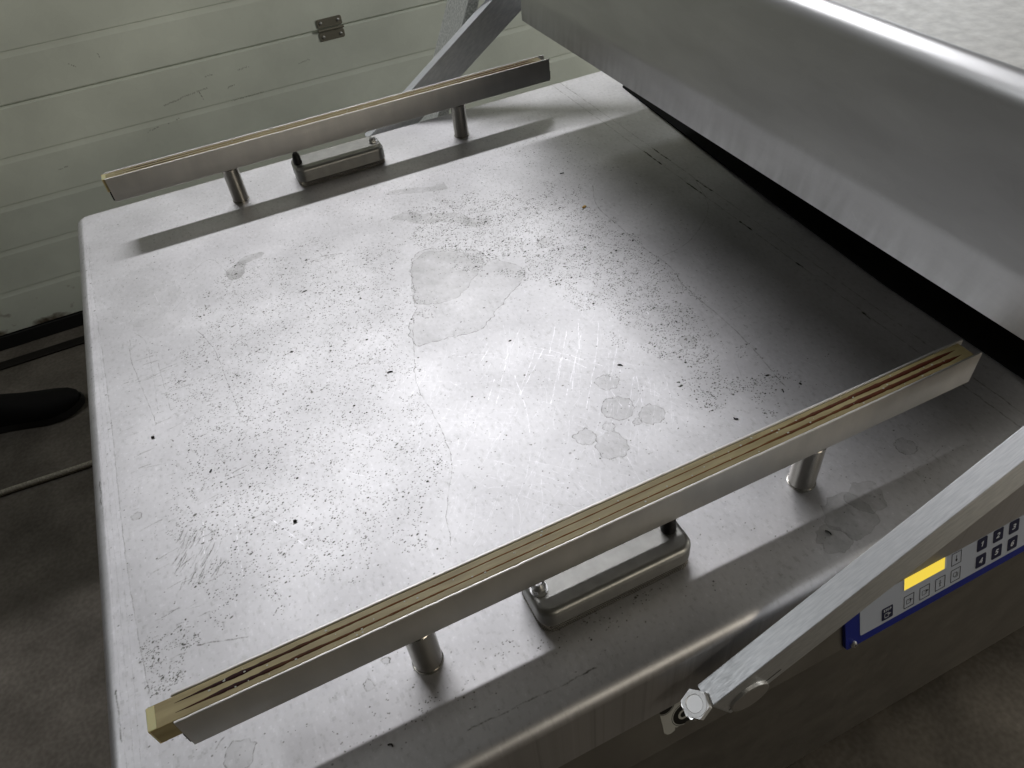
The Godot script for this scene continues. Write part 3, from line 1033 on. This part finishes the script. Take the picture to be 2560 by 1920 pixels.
func filter_cover(o: Node3D, at: Vector3, front: bool) -> void:
	var T := Transform3D(Basis(), at)
	var hx := 0.0925
	var hz := 0.0345
	var m := 0.013 if front else 0.010
	var st := begin()
	soft_box(st, Vector3(-hx, m, -hz), Vector3(hx, 0.0375, hz), 0.017, 0.0072, 6, T, true, Rect2(), 0.0008)
	var cov := put("filter_cover", st, M.cover, o, "front pressed steel filter cover" if front else "rear pressed steel filter cover")
	# woven mesh skirt below the cover: real crossed wires round the outline
	var hxm := hx - 0.0012
	var hzm := hz - 0.0012
	st = begin()
	var path := plan_outline(-hxm + 0.0015, hxm - 0.0015, -hzm + 0.0015, hzm - 0.0015, 0.0155, 6)
	var r0 := []
	var r1 := []
	for p in path:
		r0.append(vert(T, Vector3(p[0].x, 0.0005, p[0].y), Vector3(p[1].x, 0, p[1].y), Rect2()))
		r1.append(vert(T, Vector3(p[0].x, m + 0.001, p[0].y), Vector3(p[1].x, 0, p[1].y), Rect2()))
	loft(st, [r0, r1])
	put("filter_core", st, M.seam, cov)
	st = begin()
	var pts := []
	var total := 0.0
	var outline := plan_outline(-hxm, hxm, -hzm, hzm, 0.0163, 6)
	for p in outline:
		pts.append(p[0])
	var pitch := 0.0026
	for dir in [-1.0, 1.0]:
		total = 0.0
		for i in pts.size():
			var p: Vector2 = pts[i]
			var q: Vector2 = pts[(i + 1) % pts.size()]
			var len := p.distance_to(q)
			while total < len:
				var c := p.lerp(q, total / maxf(len, 1e-6))
				var d: Vector2 = (q - p).normalized() * (m - 0.001) * 0.6 * dir
				wire(st, at + Vector3(c.x - d.x / 2, 0.0006, c.y - d.y / 2), at + Vector3(c.x + d.x / 2, m, c.y + d.y / 2), 0.00042)
				total += pitch
			total -= len
	put("filter_mesh", st, M.post, cov).set_meta("kind", "stuff")
	# one end is held by a nut, the other by a black capped stud; front and rear are turned
	var nx := -0.080 if front else 0.079
	var kx := 0.077 if front else -0.081
	st = begin()
	var N := T * Transform3D(Basis(), Vector3(nx, 0.0375, 0.002))
	hexagon(st, 0.0082, 0.0, 0.0065, N)
	lathe(st, [Vector2(0.0078, 0.0065), Vector2(0.006, 0.0095), Vector2(0.0035, 0.0115), Vector2(0.0, 0.0118)], N, 18)
	lathe(st, [Vector2(0.0095, 0.0), Vector2(0.0095, 0.0012), Vector2(0.0, 0.0012)], N, 20)
	put("cap_nut", st, M.bolt, cov)
	st = begin()
	lathe(st, [Vector2(0.0085, 0.0), Vector2(0.0088, 0.004), Vector2(0.0078, 0.014), Vector2(0.0066, 0.020), Vector2(0.0040, 0.0235), Vector2(0.0, 0.0245)], T * Transform3D(Basis(), Vector3(kx, 0.0372, 0.002)), 20)
	put("stud_cap", st, M.black, cov)


func wire(st: SurfaceTool, a: Vector3, b: Vector3, r: float) -> void:
	var d := (b - a).normalized()
	var u := d.cross(Vector3(0.3, 0.1, 0.9)).normalized()
	var v := u.cross(d)
	var n := [u, v, -u, -v]
	for k in 4:
		var p: Vector3 = n[k]
		var q: Vector3 = n[(k + 1) % 4]
		quad(st, [a + p * r, p, Vector2.ZERO], [a + q * r, q, Vector2.ZERO], [b + q * r, q, Vector2.ZERO], [b + p * r, p, Vector2.ZERO])


# ---------------------------------------------------------------- control panel: panel x along the band, y up it, z outwards; s runs down
func slab(st: SurfaceTool, t: Transform3D, x0: float, x1: float, s0: float, s1: float, z0: float, z1: float, r := 0.0) -> void:
	var B := t * Transform3D(Basis(Vector3.RIGHT, Vector3(0, 0, 1), Vector3(0, -1, 0)), Vector3.ZERO)
	soft_box(st, Vector3(x0, z0, s0), Vector3(x1, z1, s1), maxf(r, 0.00012), minf(0.00012, (z1 - z0) * 0.4), 4 if r > 0.0004 else 1, B)


func frame(st: SurfaceTool, t: Transform3D, x0: float, x1: float, s0: float, s1: float, w: float, z0: float, z1: float) -> void:
	slab(st, t, x0, x1, s0, s0 + w, z0, z1)
	slab(st, t, x0, x1, s1 - w, s1, z0, z1)
	slab(st, t, x0, x0 + w, s0 + w * 0.99, s1 - w * 0.99, z0, z1 - 0.00001)
	slab(st, t, x1 - w, x1, s0 + w * 0.99, s1 - w * 0.99, z0, z1 - 0.00001)


func text_on(mesh: ArrayMesh, what: String, at: Transform3D, high: float, m: Material) -> void:
	var f := SystemFont.new()
	f.font_names = PackedStringArray(["Droid Sans"])
	f.font_weight = 700
	var t := TextMesh.new()
	t.text = what
	t.font = f
	t.font_size = 32
	t.pixel_size = high / 24.0
	t.depth = 0.0002
	var st := SurfaceTool.new()
	st.begin(Mesh.PRIMITIVE_TRIANGLES)
	st.append_from(t, 0, at)
	st.commit(mesh)
	mesh.surface_set_material(mesh.get_surface_count() - 1, m)


func make_panel(o: Node3D, B: Transform3D) -> void:
	var st := begin()
	slab(st, B, 0.680, 1.22, -0.03, 0.0655, -0.0019, 0.003, 0.004)
	var panel := put("control_panel", st, M.navy, o, "blue bordered membrane control panel")
	st = begin()
	slab(st, B, 0.702, 1.20, -0.026, 0.0535, 0.003, 0.0034, 0.003)
	put("panel_face", st, M.silver, panel)
	var z := 0.0034
	# lit display with its pale frame edge
	st = begin()
	slab(st, B, 0.770, 0.8395, -0.020, 0.0178, z, z + 0.0004)
	put("display_frame", st, M.print_white, panel)
	st = begin()
	slab(st, B, 0.7707, 0.836, -0.0193, 0.0172, z + 0.0004, z + 0.0006)
	put("display", st, M.display, panel, "lit yellow display")
	# number keys
	for k in 6:
		var x := 0.8905 + 0.0276 * (k % 3)
		var s := 0.0003 + 0.0277 * (k / 3)
		st = begin()
		slab(st, B, x, x + 0.0172, s, s + 0.0203, z, z + 0.0004, 0.0022)
		var key := put("key", st, M.key, panel)
		text_on(key.mesh, str(k + 1), B * Transform3D(Basis(Vector3(1, 0, 0), Vector3(0.22, 1, 0), Vector3(0, 0, 1)), Vector3(x + 0.0086, -s - 0.0103, z + 0.0005)), 0.0085, M.print_white)
	# outlined function keys
	var spots := [[0.7710, 0.0288, 0], [0.7965, 0.0286, 1], [0.8222, 0.0284, 2], [0.8478, 0.0282, 3], [0.8478, 0.0010, 4]]
	for q in spots:
		var x: float = q[0]
		var s: float = q[1]
		st = begin()
		frame(st, B, x, x + 0.0165, s, s + 0.0202, 0.0009, z, z + 0.0003)
		var cx := x + 0.0082
		var cs := s + 0.0102
		match q[2]:
			0, 1:
				frame(st, B, cx - 0.0042, cx + 0.0030, cs - 0.0032, cs + 0.0042, 0.0006, z, z + 0.0002)
				slab(st, B, cx + 0.0004, cx + 0.0062, cs - 0.0012, cs - 0.0005, z + 0.0002, z + 0.0004)
				arrow(st, B, Vector2(cx + (0.0004 if q[2] == 0 else 0.0062), cs - 0.0009), -1.0 if q[2] == 0 else 1.0, z)
			2:
				slab(st, B, cx - 0.0022, cx + 0.0022, cs - 0.0004, cs + 0.0003, z, z + 0.0003)
				for u in [-1.0, 1.0]:
					slab(st, B, cx - 0.0016, cx + 0.0016, cs + u * 0.0044 - 0.0003, cs + u * 0.0044 + 0.0003, z, z + 0.0003)
					slab(st, B, cx - 0.0004, cx + 0.0004, cs + minf(u * 0.0042, u * 0.0005), cs + maxf(u * 0.0042, u * 0.0005), z, z + 0.00025)
			3:
				frame(st, B, cx - 0.0038, cx + 0.0022, cs - 0.0042, cs + 0.0022, 0.0006, z, z + 0.0003)
				slab(st, B, cx - 0.0020, cx + 0.0042, cs + 0.0036, cs + 0.0042, z, z + 0.0003)
				slab(st, B, cx + 0.0036, cx + 0.0042, cs - 0.0024, cs + 0.0036, z, z + 0.0003)
			4:
				slab(st, B, cx - 0.0004, cx + 0.0004, cs - 0.0052, cs + 0.0022, z, z + 0.0003)
				for u in 8:
					var w := 0.0019 * (1.0 - u / 8.0)
					slab(st, B, cx - w, cx + w, cs + 0.0014 + u * 0.0005, cs + 0.0019 + u * 0.0005, z, z + 0.0003 + u * 0.000005)
		put("key", st, M.print_dark, panel)
	# stop key
	st = begin()
	slab(st, B, 0.7358, 0.7534, 0.0293, 0.0489, z, z + 0.0004, 0.0018)
	var stop := put("key", st, M.key, panel, "stop key")
	text_on(stop.mesh, "STOP", B * Transform3D(Basis(), Vector3(0.7446, -0.0335, z + 0.0005)), 0.0038, M.print_white)
	st = begin()
	frame(st, B, 0.7398, 0.7466, 0.0385, 0.0457, 0.0007, z + 0.0004, z + 0.0006)
	slab(st, B, 0.7440, 0.7498, 0.0405, 0.0412, z + 0.0006, z + 0.0008)
	arrow(st, B, Vector2(0.7498, 0.0408), 1.0, z + 0.0004)
	st.commit(stop.mesh)
	stop.mesh.surface_set_material(stop.mesh.get_surface_count() - 1, M.print_white)
	st = begin()
	lathe(st, [Vector2(0.0048, 0.0), Vector2(0.0046, 0.0016), Vector2(0.0030, 0.0034), Vector2(0.0014, 0.0038)], B * Transform3D(Basis(Vector3(1, 0, 0), PI / 2), Vector3(0.6915, -0.0605, 0.003)), 20)
	var sc := put("panel_screw", st, M.bolt, panel)
	st = begin()
	lathe(st, [Vector2(0.0014, 0.0038), Vector2(0.0014, 0.0030), Vector2(0.0, 0.0030)], B * Transform3D(Basis(Vector3(1, 0, 0), PI / 2), Vector3(0.6915, -0.0605, 0.003)), 6)
	st.commit(sc.mesh)
	sc.mesh.surface_set_material(sc.mesh.get_surface_count() - 1, M.seam)


func arrow(st: SurfaceTool, B: Transform3D, tip: Vector2, d: float, z: float) -> void:
	for u in 6:
		var w := 0.0016 * (u + 0.5) / 6.0
		var x := tip.x - d * 0.0005 * u
		slab(st, B, minf(x, x - d * 0.0005), maxf(x, x - d * 0.0005), tip.y - w, tip.y + w, z + 0.0002, z + 0.0005 + u * 0.000005)


func make_sticker(o: Node3D, B: Transform3D) -> void:
	# a torn decal: pale ground, two black discs with pale hooked strokes, ring lines
	var n := 256
	var im := Image.create(n, n, false, Image.FORMAT_RGB8)
	im.fill(Color(0.70, 0.70, 0.68))
	var ground := Color(0.70, 0.70, 0.68)
	var ink := Color(0.03, 0.03, 0.03)
	for y in n:
		for x in n:
			var p := Vector2(x, y) / n                 # x 0..1 = 0.420..0.468, y 0..1 = s -0.010..0.045
			var a := (p - Vector2(0.24, 0.12)) * Vector2(1.0, 1.12)
			var b := (p - Vector2(0.70, 0.60)) * Vector2(1.0, 1.12)
			var c := ground
			if a.length() < 0.22:
				c = ink
			if absf(a.length() - 0.245) < 0.008 or absf(b.length() - 0.345) < 0.007:
				c = ink
			if b.length() < 0.31:
				c = ink
			var ra := a - Vector2(0.02, -0.03)
			if absf(ra.length() - 0.085) < 0.022 and not (ra.x > 0.02 and absf(ra.y) < 0.05):
				c = ground
			var rb := b - Vector2(-0.02, 0.0)
			if absf(rb.length() - 0.12) < 0.030 and (rb.x < 0.03 or rb.y > 0.03) :
				c = ground
			im.set_pixel(x, y, c)
	var m := plain(Color(1, 1, 1), 0.35)
	m.albedo_texture = ImageTexture.create_from_image(im)
	var st := begin()
	var edge := [Vector2(0.4236, -0.008), Vector2(0.466, -0.008), Vector2(0.4655, 0.030), Vector2(0.462, 0.036), Vector2(0.459, 0.0385), Vector2(0.455, 0.0365), Vector2(0.450, 0.0395), Vector2(0.446, 0.037), Vector2(0.4415, 0.0385), Vector2(0.4395, 0.036), Vector2(0.4385, 0.041), Vector2(0.4335, 0.0425), Vector2(0.4285, 0.0415), Vector2(0.4250, 0.036)]
	var mid := Vector2(0.445, 0.012)
	var nn := B.basis.z
	for i in edge.size():
		var v := []
		for p in [mid, edge[i], edge[(i + 1) % edge.size()]]:
			v.append([B * Vector3(p.x, -p.y - 0.006, -0.0018), nn, Vector2((p.x - 0.420) / 0.048, (p.y + 0.010) / 0.055)])
		tri(st, v[0], v[1], v[2])
		var p: Vector2 = edge[i]
		var q: Vector2 = edge[(i + 1) % edge.size()]
		var dn := B.basis * Vector3(q.y - p.y, q.x - p.x, 0).normalized()
		flat_quad(st, B * Vector3(p.x, -p.y - 0.006, -0.0018), B * Vector3(q.x, -q.y - 0.006, -0.0018), B * Vector3(q.x, -q.y - 0.006, -0.0021), B * Vector3(p.x, -p.y - 0.006, -0.0021), dn, [Vector2(0.05, 0.6), Vector2(0.05, 0.6), Vector2(0.05, 0.6), Vector2(0.05, 0.6)])
	put("sticker", st, m, o, "torn sticker with two black discs beside the lid arm")


# ---------------------------------------------------------------- small things
func make_shoe() -> void:
	var o := thing("work_shoe", "black work shoe on the floor by the door, at the left edge", "shoe", Vector3(-0.66, FLOOR_Y, -1.57))
	var turn := Basis(Vector3.UP, -0.14)
	# stations from heel to toe: along, half width, height of the upper, side shift
	var S := [[-0.165, 0.012, 0.075, 0.0], [-0.155, 0.030, 0.098, 0.0], [-0.12, 0.037, 0.108, 0.0], [-0.075, 0.037, 0.108, 0.002], [-0.03, 0.038, 0.094, 0.004], [0.02, 0.044, 0.078, 0.006], [0.06, 0.050, 0.066, 0.007], [0.095, 0.050, 0.058, 0.005], [0.125, 0.043, 0.050, 0.001], [0.145, 0.028, 0.041, -0.003], [0.155, 0.010, 0.030, -0.005]]
	var st := begin()
	var rings := []
	for s in S:
		var ring := []
		for q in 4:
			s[q] *= 1.16
		for i in 25:
			var a := PI * i / 24.0
			var c := cos(a)
			var sn := sin(a)
			var p := Vector3(s[0], 0.022 + (s[2] - 0.022) * pow(sn, 0.62), s[3] + s[1] * signf(c) * pow(absf(c), 0.7))
			ring.append([o_place(turn, p), o_place(turn, Vector3(s[0] * 0.9, sn * 0.8 + 0.1, c)).normalized(), Vector2(i / 24.0, s[0] * 4.0)])
		rings.append(ring)
	loft(st, rings, false)
	var leather := plain(Color(0.085, 0.08, 0.078), 0.75, 0.25)
	put("shoe_upper", st, leather, o)
	st = begin()
	var low := []
	for lev in [[0.0, 0.94], [0.004, 1.05], [0.020, 1.07], [0.026, 1.0]]:
		var ring := []
		for k in S.size() * 2:
			var f := k if k < S.size() else S.size() * 2 - 1 - k
			var sd := 1.0 if k < S.size() else -1.0
			var p := Vector3(S[f][0] * (1.0 + (lev[1] - 1.0) * 0.5), lev[0], S[f][3] + sd * S[f][1] * lev[1])
			ring.append([o_place(turn, p), o_place(turn, Vector3(S[f][0] * 2.0, 0.0, sd * 0.3)).normalized(), Vector2.ZERO])
		low.append(ring)
	loft(st, low)
	put("shoe_sole", st, plain(Color(0.13, 0.12, 0.115), 0.7), o)
	for k in 4:
		st = begin()
		var x := -0.03 + k * 0.024
		var y: float = 0.098 - k * 0.010
		tube(st, [turn * Vector3(x - 0.004, y - 0.012, -0.026), turn * Vector3(x, y, -0.010), turn * Vector3(x + 0.002, y + 0.001, 0.012), turn * Vector3(x - 0.002, y - 0.010, 0.030)], 0.0025, 6)
		put("lace", st, M.rubber, o)


func o_place(turn: Basis, p: Vector3) -> Vector3:
	return turn * p


func make_cable() -> void:
	var o := thing("floor_cable", "pale dusty cable lying across the floor beside the machine", "cable", Vector3(-0.6, FLOOR_Y, -1.23))
	var m := plain(Color(1, 1, 1), 0.7)
	m.albedo_texture = noise_tex(0.03, 131, Color(0.45, 0.43, 0.38), Color(0.80, 0.77, 0.70), 5)
	triplanar(m, Vector3(9, 9, 9))
	var st := begin()
	var pts := []
	for k in 31:
		var f := k / 30.0
		var x := lerpf(-0.7, 0.8, f)
		pts.append(Vector3(x, 0.009, 0.007 * sin(x * 9.0) + 0.012 * x * x - 0.012 + 0.03 * maxf(0.0, x - 0.2)))
	tube(st, pts, 0.009, 10)
	put("cable_sheath", st, m, o)


func make_crumbs() -> void:
	var dark := plain(Color(0.10, 0.085, 0.06), 0.8)
	var spots := [[0.046, -0.093, "largest dark splinter on the open left part of the steel plate"], [0.795, -0.526, "dark shaving on the steel plate towards the lid, at the far end"], [0.315, -0.153, "dark crumb on the steel plate left of the fan shaped water mark"], [0.128, 0.042, "round dark crumb on the steel plate inside the front seal bar, left"], [0.767, 0.153, "dark shaving on the steel plate near the right end of the front seal bar"], [0.684, 0.163, "curled dark shaving on the plate close behind the front seal bar"], [0.608, 0.002, "dark sliver on the plate beside the cluster of round water marks"], [0.719, 0.248, "dark crumb on the plate in front of the right post of the front bar"], [0.665, 0.352, "brown crumb on the water mark at the front edge of the plate"], [-0.018, -0.196, "small black grain on the plate near its left edge"], [0.150, 0.345, "bent black sliver on the plate before the front seal bar, left"]]
	for k in spots.size():
		var s: Array = spots[k]
		var st := begin()
		var a := rng.randf_range(0, TAU)
		var l := rng.randf_range(0.0025, 0.0048)
		if k in [3, 9]:
			soft_box(st, Vector3(-0.0022, 0.0, -0.0018), Vector3(0.0022, 0.0026, 0.0018), 0.0015, 0.001, 3)
		else:
			var bend := rng.randf_range(-0.003, 0.003)
			var d := Vector3(cos(a), 0, sin(a))
			var q := Vector3(-d.z, 0, d.x)
			tube(st, [d * -l, d * -l * 0.4 + q * bend * 0.6 + Vector3(0, 0.0004, 0), d * l * 0.3 + q * bend, d * l + Vector3(0, 0.0006, 0)], 0.0008, 6)
		var o := put("crumb", st, dark)
		o.position = Vector3(s[0], 0.0008 if not k in [3, 9] else 0.0001, s[1])
		tag(o, s[2], "crumb", "dark crumbs on the steel plate")
	var st := begin()
	soft_box(st, Vector3(-0.0045, 0.0, -0.0028), Vector3(0.0045, 0.0022, 0.0028), 0.0024, 0.0009, 4, Transform3D(Basis(Vector3.UP, 0.5), Vector3.ZERO))
	var y := put("crumb", st, plain(Color(0.75, 0.58, 0.20), 0.6))
	y.position = Vector3(0.771, 0.0001, -0.394)
	tag(y, "yellow crumb on the steel plate near the lid", "crumb")
